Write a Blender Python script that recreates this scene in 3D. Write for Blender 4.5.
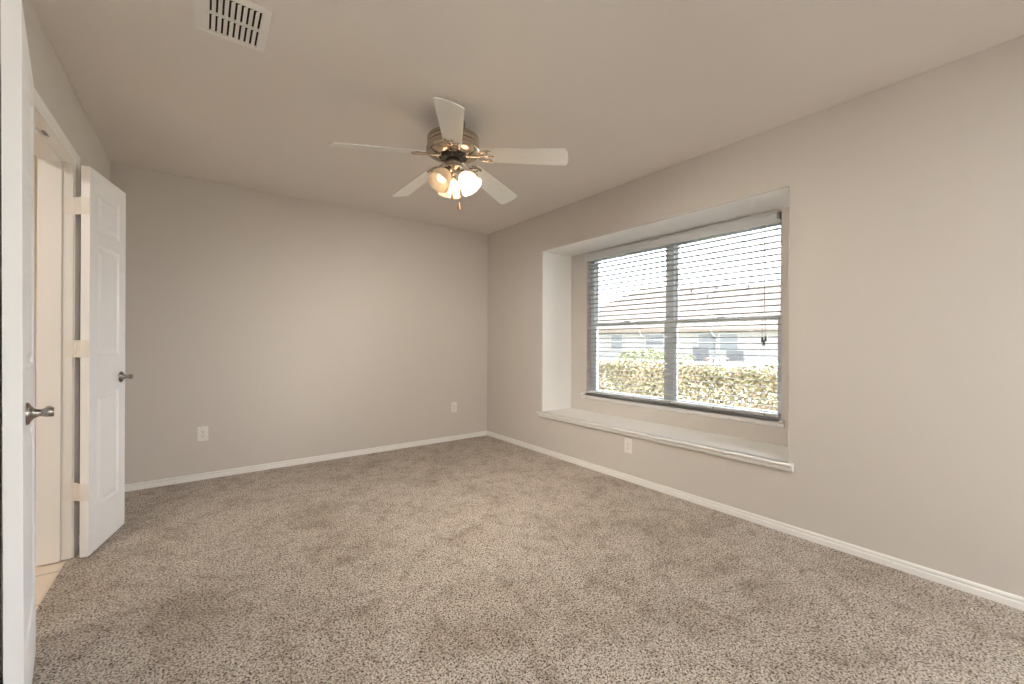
import bpy, bmesh, math, random
from mathutils import Vector, Matrix
sc = bpy.context.scene
for o in list(bpy.data.objects):
    bpy.data.objects.remove(o)
col = sc.collection
R = math.radians
random.seed(4)

# ------------------------------------------------------------------ camera
F_PX, YAW, PITCH, ROLL, CAM_Z = 415.77, 0.64352, 0.00107, 0.00338, 1.1257
cam_d = bpy.data.cameras.new('camera'); cam = bpy.data.objects.new('camera', cam_d); col.objects.link(cam)
cam_d.sensor_fit = 'HORIZONTAL'; cam_d.sensor_width = 36.0
cam_d.lens = F_PX / 1024 * 36.0
cam_d.clip_start = 0.02; cam_d.clip_end = 300
fw = Vector((math.sin(YAW) * math.cos(PITCH), math.cos(YAW) * math.cos(PITCH), math.sin(PITCH)))
r0 = Vector((math.cos(YAW), -math.sin(YAW), 0)); u0 = r0.cross(fw)
rt = r0 * math.cos(ROLL) + u0 * math.sin(ROLL); up = -r0 * math.sin(ROLL) + u0 * math.cos(ROLL)
m = Matrix((rt, up, -fw)).transposed().to_4x4(); m.translation = Vector((0, 0, CAM_Z))
cam.matrix_world = m
sc.camera = cam

# ------------------------------------------------------------------ sky, sun, exposure
SKY = 7.5
w = bpy.data.worlds.new('sky'); sc.world = w; w.use_nodes = True
wn = w.node_tree.nodes; wl = w.node_tree.links; wn.clear()
bg = wn.new('ShaderNodeBackground'); wo = wn.new('ShaderNodeOutputWorld')
wtc = wn.new('ShaderNodeTexCoord'); wns = wn.new('ShaderNodeTexNoise'); wns.inputs['Scale'].default_value = 2.2
wr = wn.new('ShaderNodeValToRGB')
wr.color_ramp.elements[0].position = 0.35; wr.color_ramp.elements[0].color = (0.76, 0.88, 1.0, 1)
wr.color_ramp.elements[1].position = 0.65; wr.color_ramp.elements[1].color = (0.90, 0.95, 1.0, 1)
wl.new(wtc.outputs['Generated'], wns.inputs['Vector']); wl.new(wns.outputs['Fac'], wr.inputs['Fac'])
wl.new(wr.outputs['Color'], bg.inputs['Color']); bg.inputs['Strength'].default_value = SKY
wl.new(bg.outputs['Background'], wo.inputs['Surface'])

sun_d = bpy.data.lights.new('sun', 'SUN'); sun_d.energy = 30.0; sun_d.angle = R(3); sun_d.color = (1, 0.95, 0.86)
sun = bpy.data.objects.new('sun', sun_d); col.objects.link(sun)
sun.rotation_euler = Vector((-0.62, -0.22, -0.745)).to_track_quat('-Z', 'Y').to_euler()

def portal(name, loc, direction, sx, sy):
    d = bpy.data.lights.new(name, 'AREA'); d.shape = 'RECTANGLE'; d.size = sx; d.size_y = sy
    d.cycles.is_portal = True
    o = bpy.data.objects.new(name, d); col.objects.link(o); o.location = loc
    o.rotation_euler = Vector(direction).to_track_quat('-Z', 'Y').to_euler()
    return o

rl = bpy.data.lights.new('fill_panel_light', 'AREA'); rl.shape = 'RECTANGLE'; rl.size = 0.5; rl.size_y = 1.2; rl.energy = 60; rl.color = (0.95, 0.98, 1.0)  # fill light added behind the camera to raise the room brightness
rlo = bpy.data.objects.new('fill_panel_light', rl); col.objects.link(rlo); rlo.location = (1.70, -2.10, 2.40)
sc.view_settings.view_transform = 'Standard'; sc.view_settings.look = 'None'
sc.view_settings.gamma = 1.0; sc.view_settings.use_curve_mapping = False
sc.view_settings.exposure = 0.62
sc.cycles.use_denoising = True
try:
    sc.cycles.denoiser = 'OPENIMAGEDENOISE'
except Exception:
    pass
sc.cycles.max_bounces = 10; sc.cycles.diffuse_bounces = 7; sc.cycles.transparent_max_bounces = 16
sc.cycles.sample_clamp_indirect = 12.0
sc.cycles.caustics_reflective = False; sc.cycles.caustics_refractive = False

# ------------------------------------------------------------------ helpers
def tag(o, label=None, cat=None, group=None, kind=None):
    if label: o['label'] = label
    if cat: o['category'] = cat
    if group: o['group'] = group
    if kind: o['kind'] = kind
    return o

def empty(name, loc=(0, 0, 0), rz=0.0):
    o = bpy.data.objects.new(name, None); o.location = loc; o.rotation_euler = (0, 0, rz)
    o.empty_display_size = 0.1; col.objects.link(o); return o

class MB:
    def __init__(s): s.bm = bmesh.new()
    def box(s, x0, x1, y0, y1, z0, z1, bevel=0.0, mat=None):
        t = bmesh.new()
        vs = [t.verts.new((x, y, z)) for x in (x0, x1) for y in (y0, y1) for z in (z0, z1)]
        for f in ((0, 1, 3, 2), (4, 6, 7, 5), (0, 4, 5, 1), (2, 3, 7, 6), (0, 2, 6, 4), (1, 5, 7, 3)):
            t.faces.new([vs[i] for i in f])
        bmesh.ops.recalc_face_normals(t, faces=t.faces)
        if bevel > 0:
            bmesh.ops.bevel(t, geom=list(t.edges), offset=bevel, segments=2, affect='EDGES', profile=0.5)
        if mat is not None: t.transform(mat)
        s.add(t); return s
    def add(s, t):
        me = bpy.data.meshes.new('tmp'); t.to_mesh(me); t.free(); s.bm.from_mesh(me); bpy.data.meshes.remove(me)
    def lathe(s, prof, seg=40, mat=None):
        t = bmesh.new(); rings = []
        for r, z in prof:
            if r < 1e-6: rings.append([t.verts.new((0, 0, z))])
            else: rings.append([t.verts.new((r * math.cos(2 * math.pi * k / seg), r * math.sin(2 * math.pi * k / seg), z)) for k in range(seg)])
        for a, b in zip(rings, rings[1:]):
            for k in range(seg):
                k2 = (k + 1) % seg
                if len(a) == 1 and len(b) == 1: continue
                if len(a) == 1: t.faces.new((a[0], b[k2], b[k]))
                elif len(b) == 1: t.faces.new((a[k], a[k2], b[0]))
                else: t.faces.new((a[k], a[k2], b[k2], b[k]))
        bmesh.ops.recalc_face_normals(t, faces=t.faces)
        if mat is not None: t.transform(mat)
        s.add(t); return s
    def tube(s, pts, r, seg=10, caps=True, mat=None):
        t = bmesh.new(); pts = [Vector(p) for p in pts]; rings = []
        rr = r if isinstance(r, (list, tuple)) else [r] * len(pts)
        ref = None
        for i, p in enumerate(pts):
            d = (pts[min(i + 1, len(pts) - 1)] - pts[max(i - 1, 0)]).normalized()
            if ref is None:
                ref = Vector((0, 0, 1)) if abs(d.z) < 0.9 else Vector((1, 0, 0))
            a = d.cross(ref).normalized(); b = d.cross(a).normalized(); ref = a.cross(d).normalized() if abs(a.cross(d).dot(ref)) > 0 else ref
            rings.append([t.verts.new(p + (a * math.cos(2 * math.pi * k / seg) + b * math.sin(2 * math.pi * k / seg)) * rr[i]) for k in range(seg)])
        for a, b in zip(rings, rings[1:]):
            for k in range(seg): t.faces.new((a[k], a[(k + 1) % seg], b[(k + 1) % seg], b[k]))
        if caps: t.faces.new(rings[0]); t.faces.new(rings[-1])
        bmesh.ops.recalc_face_normals(t, faces=t.faces)
        if mat is not None: t.transform(mat)
        s.add(t); return s
    def prism(s, poly, axis, a0, a1, mat=None):
        """closed 2D outline extruded along an axis (0 x, 1 y, 2 z); outline coordinates are the two others in order"""
        t = bmesh.new()
        def P(p, a):
            q = list(p); q.insert(axis, a); return q
        A = [t.verts.new(P(p, a0)) for p in poly]; B = [t.verts.new(P(p, a1)) for p in poly]
        n = len(poly)
        for k in range(n): t.faces.new((A[k], A[(k + 1) % n], B[(k + 1) % n], B[k]))
        t.faces.new(A); t.faces.new(B)
        bmesh.ops.recalc_face_normals(t, faces=t.faces)
        if mat is not None: t.transform(mat)
        s.add(t); return s
    def quad(s, *ps):
        s.bm.faces.new([s.bm.verts.new(p) for p in ps]); return s
    def build(s, name, mat, parent=None, smooth=None, loc=None):
        me = bpy.data.meshes.new(name); s.bm.to_mesh(me); s.bm.free()
        me.materials.append(mat)
        if smooth is not None:
            me.shade_smooth(); me.set_sharp_from_angle(angle=R(smooth))
        o = bpy.data.objects.new(name, me); col.objects.link(o)
        if parent is not None: o.parent = parent
        if loc is not None: o.location = loc
        return o

def T(x, y, z): return Matrix.Translation((x, y, z))
def RZ(a): return Matrix.Rotation(a, 4, 'Z')
def RX(a): return Matrix.Rotation(a, 4, 'X')
def RY(a): return Matrix.Rotation(a, 4, 'Y')

# ------------------------------------------------------------------ materials
def mat(name, color, rough=0.6, metal=0.0, bump=None, var=None, spec=0.5):
    """bump = (scale, strength, distance); var = (scale, second colour)"""
    mt = bpy.data.materials.new(name); mt.use_nodes = True
    n = mt.node_tree.nodes; l = mt.node_tree.links; b = n['Principled BSDF']
    b.inputs['Base Color'].default_value = (*color, 1); b.inputs['Roughness'].default_value = rough
    b.inputs['Metallic'].default_value = metal; b.inputs['Specular IOR Level'].default_value = spec
    tc = n.new('ShaderNodeTexCoord')
    if var:
        ns = n.new('ShaderNodeTexNoise'); ns.inputs['Scale'].default_value = var[0]; ns.inputs['Detail'].default_value = 4
        mx = n.new('ShaderNodeMix'); mx.data_type = 'RGBA'
        mx.inputs['A'].default_value = (*color, 1); mx.inputs['B'].default_value = (*var[1], 1)
        l.new(tc.outputs['Object'], ns.inputs['Vector']); l.new(ns.outputs['Fac'], mx.inputs['Factor'])
        l.new(mx.outputs['Result'], b.inputs['Base Color'])
    if bump:
        nb = n.new('ShaderNodeTexNoise'); nb.inputs['Scale'].default_value = bump[0]; nb.inputs['Detail'].default_value = 3
        bp = n.new('ShaderNodeBump'); bp.inputs['Strength'].default_value = bump[1]; bp.inputs['Distance'].default_value = bump[2]
        l.new(tc.outputs['Object'], nb.inputs['Vector']); l.new(nb.outputs['Fac'], bp.inputs['Height']); l.new(bp.outputs['Normal'], b.inputs['Normal'])
    return mt

WALLC = (0.61, 0.572, 0.535)
M = {}
M['wall'] = mat('greige wall paint', WALLC, 0.75, bump=(160, 0.12, 0.002), spec=0.3)
M['ceiling'] = mat('pale greige ceiling paint', (0.745, 0.70, 0.66), 0.85, bump=(120, 0.18, 0.002), spec=0.25)
M['reveal'] = mat('daylight lightened reveal', (0.86, 0.86, 0.84), 0.7, bump=(160, 0.12, 0.002), spec=0.3)  # lighter than the wall: window light on the reveals put into the colour
M['trim'] = mat('white semigloss trim', (0.82, 0.81, 0.79), 0.38, bump=(60, 0.03, 0.001))
M['door'] = mat('white door paint', (0.87, 0.87, 0.875), 0.42, bump=(90, 0.05, 0.001))
M['hinge'] = mat('painted hinge', (0.80, 0.77, 0.73), 0.4)
M['nickel'] = mat('brushed nickel', (0.36, 0.335, 0.31), 0.24, 1.0, bump=(400, 0.1, 0.0005))
M['champagne'] = mat('champagne nickel', (0.50, 0.43, 0.35), 0.26, 1.0, bump=(300, 0.08, 0.0005))
M['dark_metal'] = mat('dark motor steel', (0.05, 0.045, 0.04), 0.45, 0.6)
M['blade'] = mat('white fan blade', (0.78, 0.77, 0.73), 0.42, var=(20, (0.74, 0.73, 0.69)))
M['vinyl'] = mat('grey window vinyl', (0.78, 0.82, 0.86), 0.45)
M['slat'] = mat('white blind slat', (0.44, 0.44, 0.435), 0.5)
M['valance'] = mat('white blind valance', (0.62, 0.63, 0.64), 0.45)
M['cord'] = mat('grey cord', (0.36, 0.34, 0.32), 0.8)
M['tassel'] = mat('brown cord tassel', (0.10, 0.085, 0.07), 0.5)
M['plate'] = mat('white outlet plastic', (0.78, 0.76, 0.72), 0.35)
M['slot'] = mat('dark socket slot', (0.03, 0.03, 0.03), 0.6)
M['duct'] = mat('dark duct', (0.012, 0.010, 0.009), 0.9)
M['vent'] = mat('painted steel register', (0.80, 0.78, 0.74), 0.45)
M['pull'] = mat('wood pull', (0.55, 0.30, 0.14), 0.5)
M['bath_wall'] = mat('warm white hall paint', (0.78, 0.72, 0.63), 0.7)

# carpet
def carpet_mat():
    mt = bpy.data.materials.new('speckled beige carpet'); mt.use_nodes = True
    n = mt.node_tree.nodes; l = mt.node_tree.links; b = n['Principled BSDF']
    b.inputs['Roughness'].default_value = 1.0; b.inputs['Specular IOR Level'].default_value = 0.05
    try:
        b.inputs['Sheen Weight'].default_value = 0.15; b.inputs['Sheen Roughness'].default_value = 0.5
    except Exception: pass
    tc = n.new('ShaderNodeTexCoord')
    def noise(scale, detail=2, rough=0.5, dist=0.0):
        q = n.new('ShaderNodeTexNoise'); q.inputs['Scale'].default_value = scale; q.inputs['Detail'].default_value = detail
        q.inputs['Roughness'].default_value = rough; q.inputs['Distortion'].default_value = dist
        l.new(tc.outputs['Object'], q.inputs['Vector']); return q
    def ramp(src, stops):
        q = n.new('ShaderNodeValToRGB'); e = q.color_ramp.elements
        e[0].position, e[0].color = stops[0][0], (*stops[0][1], 1); e[1].position, e[1].color = stops[-1][0], (*stops[-1][1], 1)
        for p, c in stops[1:-1]:
            x = e.new(p); x.color = (*c, 1)
        l.new(src, q.inputs['Fac']); return q
    def mul(a, bb, f):
        q = n.new('ShaderNodeMix'); q.data_type = 'RGBA'; q.blend_type = 'MULTIPLY'; q.inputs['Factor'].default_value = f
        l.new(a, q.inputs['A']); l.new(bb, q.inputs['B']); return q.outputs['Result']
    fine = noise(140, 3, 0.64, 0.5)
    tuft = ramp(fine.outputs['Fac'], [(0.30, (0.03, 0.019, 0.013)), (0.405, (0.075, 0.052, 0.037)), (0.45, (0.35, 0.292, 0.24)), (0.52, (0.62, 0.55, 0.475)), (0.66, (0.77, 0.71, 0.635))])
    sp = noise(75, 2, 0.6, 0.8)
    spr = ramp(sp.outputs['Fac'], [(0.33, (0.42, 0.34, 0.28)), (0.43, (1, 1, 1))])
    big = noise(2.6, 4, 0.6, 0.8)
    bigr = ramp(big.outputs['Fac'], [(0.34, (0.76, 0.72, 0.68)), (0.54, (1, 1, 1))])
    mid = noise(11, 3, 0.6, 0.5)
    midr = ramp(mid.outputs['Fac'], [(0.32, (0.72, 0.67, 0.63)), (0.50, (1, 1, 1))])
    c = mul(tuft.outputs['Color'], spr.outputs['Color'], 0.75)
    c = mul(c, bigr.outputs['Color'], 0.8); c = mul(c, midr.outputs['Color'], 0.8)
    l.new(c, b.inputs['Base Color'])
    bp = n.new('ShaderNodeBump'); bp.inputs['Strength'].default_value = 0.9; bp.inputs['Distance'].default_value = 0.010
    l.new(fine.outputs['Fac'], bp.inputs['Height'])
    bp2 = n.new('ShaderNodeBump'); bp2.inputs['Strength'].default_value = 0.6; bp2.inputs['Distance'].default_value = 0.02
    l.new(mid.outputs['Fac'], bp2.inputs['Height']); l.new(bp2.outputs['Normal'], bp.inputs['Normal'])
    l.new(bp.outputs['Normal'], b.inputs['Normal'])
    return mt
M['carpet'] = carpet_mat()

def tile_mat(name, c1, c2, mortar, scale, size=0.33):
    mt = mat(name, c1, 0.35); n = mt.node_tree.nodes; l = mt.node_tree.links; b = n['Principled BSDF']
    tc = n.new('ShaderNodeTexCoord'); br = n.new('ShaderNodeTexBrick'); br.offset = 0.0
    br.inputs['Color1'].default_value = (*c1, 1); br.inputs['Color2'].default_value = (*c2, 1); br.inputs['Mortar'].default_value = (*mortar, 1)
    br.inputs['Scale'].default_value = scale; br.inputs['Mortar Size'].default_value = 0.006; br.inputs['Brick Width'].default_value = size; br.inputs['Row Height'].default_value = size
    l.new(tc.outputs['Object'], br.inputs['Vector']); l.new(br.outputs['Color'], b.inputs['Base Color'])
    return mt
M['tile'] = tile_mat('beige floor tile', (0.76, 0.66, 0.55), (0.74, 0.64, 0.53), (0.42, 0.35, 0.28), 1.0)

def glass_mat():
    mt = bpy.data.materials.new('window glass'); mt.use_nodes = True
    n = mt.node_tree.nodes; l = mt.node_tree.links; n.clear()
    out = n.new('ShaderNodeOutputMaterial'); mx = n.new('ShaderNodeMixShader'); tr = n.new('ShaderNodeBsdfTransparent'); gl = n.new('ShaderNodeBsdfGlossy')
    fr = n.new('ShaderNodeFresnel'); fr.inputs['IOR'].default_value = 1.45
    tr.inputs['Color'].default_value = (0.96, 0.965, 0.965, 1); gl.inputs['Roughness'].default_value = 0.02
    l.new(fr.outputs['Fac'], mx.inputs['Fac']); l.new(tr.outputs['BSDF'], mx.inputs[1]); l.new(gl.outputs['BSDF'], mx.inputs[2]); l.new(mx.outputs['Shader'], out.inputs['Surface'])
    return mt
M['glass'] = glass_mat()

def shade_mat():
    mt = bpy.data.materials.new('frosted alabaster glass'); mt.use_nodes = True
    n = mt.node_tree.nodes; l = mt.node_tree.links; n.clear()
    out = n.new('ShaderNodeOutputMaterial'); mx = n.new('ShaderNodeMixShader'); mx.inputs['Fac'].default_value = 0.55
    tl = n.new('ShaderNodeBsdfTranslucent'); df = n.new('ShaderNodeBsdfPrincipled'); df.inputs['Roughness'].default_value = 0.25
    tc = n.new('ShaderNodeTexCoord'); ns = n.new('ShaderNodeTexNoise'); ns.inputs['Scale'].default_value = 22; ns.inputs['Detail'].default_value = 5; ns.inputs['Distortion'].default_value = 1.2
    rp = n.new('ShaderNodeValToRGB'); rp.color_ramp.elements[0].position = 0.3; rp.color_ramp.elements[0].color = (0.80, 0.68, 0.54, 1); rp.color_ramp.elements[1].position = 0.65; rp.color_ramp.elements[1].color = (0.93, 0.88, 0.80, 1)
    l.new(tc.outputs['Object'], ns.inputs['Vector']); l.new(ns.outputs['Fac'], rp.inputs['Fac'])
    l.new(rp.outputs['Color'], tl.inputs['Color']); l.new(rp.outputs['Color'], df.inputs['Base Color'])
    l.new(df.outputs['BSDF'], mx.inputs[1]); l.new(tl.outputs['BSDF'], mx.inputs[2]); l.new(mx.outputs['Shader'], out.inputs['Surface'])
    return mt
M['shade'] = shade_mat()
def emit_mat(name, color, strength):
    mt = bpy.data.materials.new(name); mt.use_nodes = True
    b = mt.node_tree.nodes['Principled BSDF']; b.inputs['Base Color'].default_value = (*color, 1)
    b.inputs['Emission Color'].default_value = (*color, 1); b.inputs['Emission Strength'].default_value = strength
    return mt
M['bulb'] = emit_mat('lit warm bulb', (1.0, 0.90, 0.78), 1350.0)
M['bulb_dim'] = emit_mat('faintly lit bulb', (1.0, 0.80, 0.56), 1.5)

# ------------------------------------------------------------------ room shell
H = 2.44
XR, XL, YB, YF = 2.796, -0.532, 4.228, -3.40
XO = 3.37                    # outer face of the window wall
AY0, AY1, AZ0, AZ1 = 0.994, 3.222, 0.42, 2.06       # alcove opening
XA = 3.22                    # inner face of the alcove
WY0, WY1, WZ0, WZ1 = 1.187, 3.002, 0.60, 2.045      # window hole
DY0, DY1, DZ = 2.187, 3.108, 2.066                  # doorway rough opening
XLo = -0.65
RX0, RX1, RZ0, RZ1 = -3.25, -0.14, 0.12, 2.30        # added window out of view beside the camera, brings in extra daylight

def structure(o, label=None):
    o['kind'] = 'structure'
    if label: o['label'] = label
    return o

mb = MB(); mb.box(-0.545, XR + 0.01, YF, YB + 0.01, -0.03, 0.0)
fl = structure(mb.build('floor', M['carpet']), 'speckled beige brown cut pile carpet over the whole room')
mb = MB(); mb.box(XL - 2.0, XO, YF - 0.15, YB + 0.15, H, H + 0.2)
structure(mb.build('ceiling', M['ceiling']), 'flat greige painted ceiling')

mb = MB(); mb.box(XLo, XO, YB, YB + 0.13, 0, H)
structure(mb.build('wall_back', M['wall']), 'greige painted back wall facing the camera')

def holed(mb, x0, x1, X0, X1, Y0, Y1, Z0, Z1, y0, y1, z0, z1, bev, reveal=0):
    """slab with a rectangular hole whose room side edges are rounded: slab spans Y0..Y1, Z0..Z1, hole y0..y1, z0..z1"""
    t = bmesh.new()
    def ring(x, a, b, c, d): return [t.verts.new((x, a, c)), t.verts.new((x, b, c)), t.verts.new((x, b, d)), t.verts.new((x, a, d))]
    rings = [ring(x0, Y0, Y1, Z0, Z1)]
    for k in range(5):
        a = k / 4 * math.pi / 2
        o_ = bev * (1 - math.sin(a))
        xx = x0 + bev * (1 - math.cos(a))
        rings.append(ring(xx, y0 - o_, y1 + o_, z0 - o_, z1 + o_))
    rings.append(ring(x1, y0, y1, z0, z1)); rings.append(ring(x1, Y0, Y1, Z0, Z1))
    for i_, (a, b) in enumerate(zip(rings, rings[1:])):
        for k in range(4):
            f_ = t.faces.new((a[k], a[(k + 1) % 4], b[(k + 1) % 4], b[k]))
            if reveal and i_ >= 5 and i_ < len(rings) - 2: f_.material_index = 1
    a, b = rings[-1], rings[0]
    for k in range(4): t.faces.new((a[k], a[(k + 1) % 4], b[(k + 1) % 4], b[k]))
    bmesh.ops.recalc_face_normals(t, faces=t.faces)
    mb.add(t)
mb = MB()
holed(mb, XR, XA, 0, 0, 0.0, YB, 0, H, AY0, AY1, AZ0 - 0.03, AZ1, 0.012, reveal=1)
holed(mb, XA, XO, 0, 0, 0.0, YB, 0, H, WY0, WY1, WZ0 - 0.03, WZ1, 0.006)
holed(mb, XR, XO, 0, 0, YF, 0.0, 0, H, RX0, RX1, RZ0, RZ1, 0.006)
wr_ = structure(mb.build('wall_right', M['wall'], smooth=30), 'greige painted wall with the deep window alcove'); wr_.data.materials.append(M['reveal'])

mb = MB()
mb.box(XLo, XL, YF, DY0, 0, H); mb.box(XLo, XL, DY1, YB, 0, H); mb.box(XLo, XL, DY0, DY1, DZ, H)
structure(mb.build('wall_left', M['wall']), 'greige painted wall with the double doorway')
mb = MB(); mb.box(XLo, XO, YF - 0.13, YF, 0, H)
structure(mb.build('wall_front', M['wall']), 'greige painted wall behind the camera')

# alcove ledge board with moulded nosing
mb = MB()
mb.box(XR - 0.022, XA, AY0 + 0.0005, AY1 - 0.0005, AZ0 - 0.022, AZ0)
prof = [(XR - 0.030, AZ0), (XR - 0.034, AZ0 - 0.006), (XR - 0.034, AZ0 - 0.016), (XR - 0.028, AZ0 - 0.022), (XR - 0.022, AZ0 - 0.026),
        (XR - 0.022, AZ0 - 0.040), (XR - 0.016, AZ0 - 0.050), (XR - 0.001, AZ0 - 0.050), (XR - 0.001, AZ0)]
mb.prism(prof, 1, AY0 - 0.033, AY1 + 0.035)
tr = mb.build('trim_1', M['trim'])
structure(tr, 'white window seat board with moulded front edge filling the alcove bottom')

# baseboards
def baseboard(name, pts, label):
    """stepped baseboard swept along a wall line; pts = ((x,y),(x,y)), room on the left hand of the walk"""
    (ax, ay), (bx, by) = pts; d = Vector((bx - ax, by - ay, 0)); L = d.length; ang = math.atan2(d.y, d.x)
    pr = [(0.0005, 0), (0.013, 0), (0.013, 0.026), (0.0105, 0.030), (0.007, 0.0315), (0.007, 0.034), (0.010, 0.037), (0.0105, 0.044), (0.008, 0.049), (0.004, 0.052), (0.0005, 0.052)]
    mb = MB(); mb.prism(pr, 0, 0, L, mat=T(ax, ay, 0) @ RZ(ang))
    return structure(mb.build(name, M['trim'], smooth=25), label)
baseboard('baseboard_right', ((XR, YF), (XR, YB)), 'white baseboard along the window wall')
baseboard('baseboard_back', ((XR - 0.0135, YB), (XL + 0.0135, YB)), 'white baseboard along the back wall')
baseboard('baseboard_left', ((XL, YB), (XL, 3.160)), 'white baseboard behind the open narrow door')
baseboard('baseboard_front', ((XL + 0.0135, YF), (XR - 0.0135, YF)), 'white baseboard behind the camera')

# door lining, stops and casing
JY0, JY1, JZ = 2.205, 3.090, 2.048
mb = MB()
mb.box(XLo - 0.004, XL + 0.004, JY1, DY1 - 0.0005, 0, DZ - 0.0005); mb.box(XLo - 0.004, XL + 0.004, DY0 + 0.0005, JY0, 0, DZ - 0.0005)
mb.box(XLo - 0.004, XL + 0.004, JY0, JY1, JZ, DZ - 0.0005)
mb.box(XLo - 0.003, -0.568, JY1 - 0.011, JY1, 0, JZ, 0.002); mb.box(XLo - 0.003, -0.568, JY0, JY0 + 0.011, 0, JZ, 0.002); mb.box(XLo - 0.003, -0.568, JY0 + 0.011, JY1 - 0.011, JZ - 0.011, JZ, 0.002)
structure(mb.build('trim_2', M['trim']), 'white door lining with stop moulding inside the doorway')
def casing(mb, y0, y1, z0, z1, vertical, flip):
    # colonial profile: thin inner edge, thick outer edge
    w_ = 0.060; k_ = 1.0 if vertical else 0.052 / 0.060
    pr = [(0.0, 0.0), (0.0, 0.009), (0.012, 0.011), (0.018, 0.0085), (0.038, 0.012), (0.050, 0.017), (0.060, 0.017), (0.060, 0.0)]
    if vertical:
        base = y0 if not flip else y1
        sg = 1 if not flip else -1
        mb.prism([(XL + 0.0005 + t_, base + sg * a) for a, t_ in pr], 2, z0, z1)
    else:
        mb.prism([(XL + 0.0005 + t_, z0 + a * k_) for a, t_ in pr], 1, y0, y1)
mb = MB()
casing(mb, JY1 + 0.006, JY1 + 0.066, 0, JZ + 0.054, True, False)
casing(mb, JY0 - 0.066, JY0 - 0.006, 0, JZ + 0.054, True, True)
casing(mb, JY0 - 0.066, JY1 + 0.066, JZ + 0.002, JZ + 0.054, False, False)
structure(mb.build('trim_3', M['trim'], smooth=25), 'white moulded casing around the doorway')
# catch plates under the head lining
mb = MB(); mb.box(-0.561, -0.547, 2.69, 2.755, JZ - 0.0025, JZ, 0.0008)
mb.lathe([(0, -0.008), (0.006, -0.006), (0.008, 0)], 14, T(-0.554, 2.722, JZ - 0.002))
c_ = mb.build('trim_4', M['nickel'], smooth=40); structure(c_, 'small metal ball catch under the door head')

mb = MB(); mb.box(-0.28, -0.252, -0.63, 0.63, -0.045, -0.0005); mb.box(0.252, 0.28, -0.63, 0.63, -0.045, -0.0005); mb.box(-0.252, 0.252, -0.63, -0.602, -0.045, -0.0005); mb.box(-0.252, 0.252, 0.602, 0.63, -0.045, -0.0005)  # frame built around the added fill light, out of view
o = mb.build('fill_light_frame', M['trim'], loc=(1.70, -2.10, H)); tag(o, 'rectangular frame of the unseen fill light added behind the camera', 'lamp')
# ------------------------------------------------------------------ hall beyond the doorway
mb = MB(); mb.box(-2.3, -0.545, 0.9, 3.9, -0.034, -0.006)
structure(mb.build('floor_hall', M['tile']), 'beige square floor tiles beyond the doorway')
mb = MB(); mb.box(-2.42, -2.3, 0.8, 4.0, 0, H); mb.box(-2.3, XLo - 0.0005, 0.78, 0.9, 0, H); mb.box(-2.3, XLo - 0.0005, 3.9, 4.02, 0, H)
structure(mb.build('wall_hall', M['bath_wall']), 'warm white walls of the room beyond the doorway')
hl = bpy.data.lights.new('hall_ceiling_lamp', 'AREA'); hl.shape = 'DISK'; hl.size = 0.35; hl.energy = 13; hl.color = (1.0, 0.92, 0.83)
hlo = bpy.data.objects.new('hall_ceiling_lamp', hl); col.objects.link(hlo); hlo.location = (-1.35, 1.9, H - 0.05)

# ------------------------------------------------------------------ doors
def panel_face(t, x0, x1, z0, z1, y, sgn):
    """nested rectangles of a raised moulded panel; y = face plane, sgn = outward direction"""
    steps = [(0.0, 0.0), (0.010, -0.007), (0.020, -0.007), (0.042, -0.0015)]
    rings = []
    for ins, dep in steps:
        yy = y + sgn * dep
        rings.append([t.verts.new((x0 + ins, yy, z0 + ins)), t.verts.new((x1 - ins, yy, z0 + ins)), t.verts.new((x1 - ins, yy, z1 - ins)), t.verts.new((x0 + ins, yy, z1 - ins))])
    for a, b in zip(rings, rings[1:]):
        for k in range(4): t.faces.new((a[k], a[(k + 1) % 4], b[(k + 1) % 4], b[k]))
    t.faces.new(rings[-1])

def leaf_mesh(L, z0, z1, th, s, panels, st):
    """moulded leaf: width along x 0..L, thickness from y=0 towards s*th"""
    t = bmesh.new()
    x0, x1 = st, L - st
    for y, sg in ((0.0, -s), (s * th, s)):
        zs = [z0]
        for a, b in panels: zs += [a, b]
        zs.append(z1)
        def q(a, b, c, d): t.faces.new([t.verts.new(p) for p in ((a, y, c), (b, y, c), (b, y, d), (a, y, d))])
        for i in range(len(zs) - 1):
            q(0, x0, zs[i], zs[i + 1]); q(x1, L, zs[i], zs[i + 1])
            if i % 2 == 0: q(x0, x1, zs[i], zs[i + 1])
            else: panel_face(t, x0, x1, zs[i], zs[i + 1], y, sg)
    for (a, b) in ((0, 0), (L, L)):
        zs = [z0] + [v for p in panels for v in p] + [z1]
        for i in range(len(zs) - 1):
            t.faces.new([t.verts.new(p) for p in ((a, 0, zs[i]), (a, s * th, zs[i]), (a, s * th, zs[i + 1]), (a, 0, zs[i + 1]))])
    for z in (z0, z1):
        xs = [0, x0, x1, L]
        for i in range(3):
            t.faces.new([t.verts.new(p) for p in ((xs[i], 0, z), (xs[i + 1], 0, z), (xs[i + 1], s * th, z), (xs[i], s * th, z))])
    bmesh.ops.remove_doubles(t, verts=t.verts, dist=1e-5)
    bmesh.ops.recalc_face_normals(t, faces=t.faces)
    return t

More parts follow.
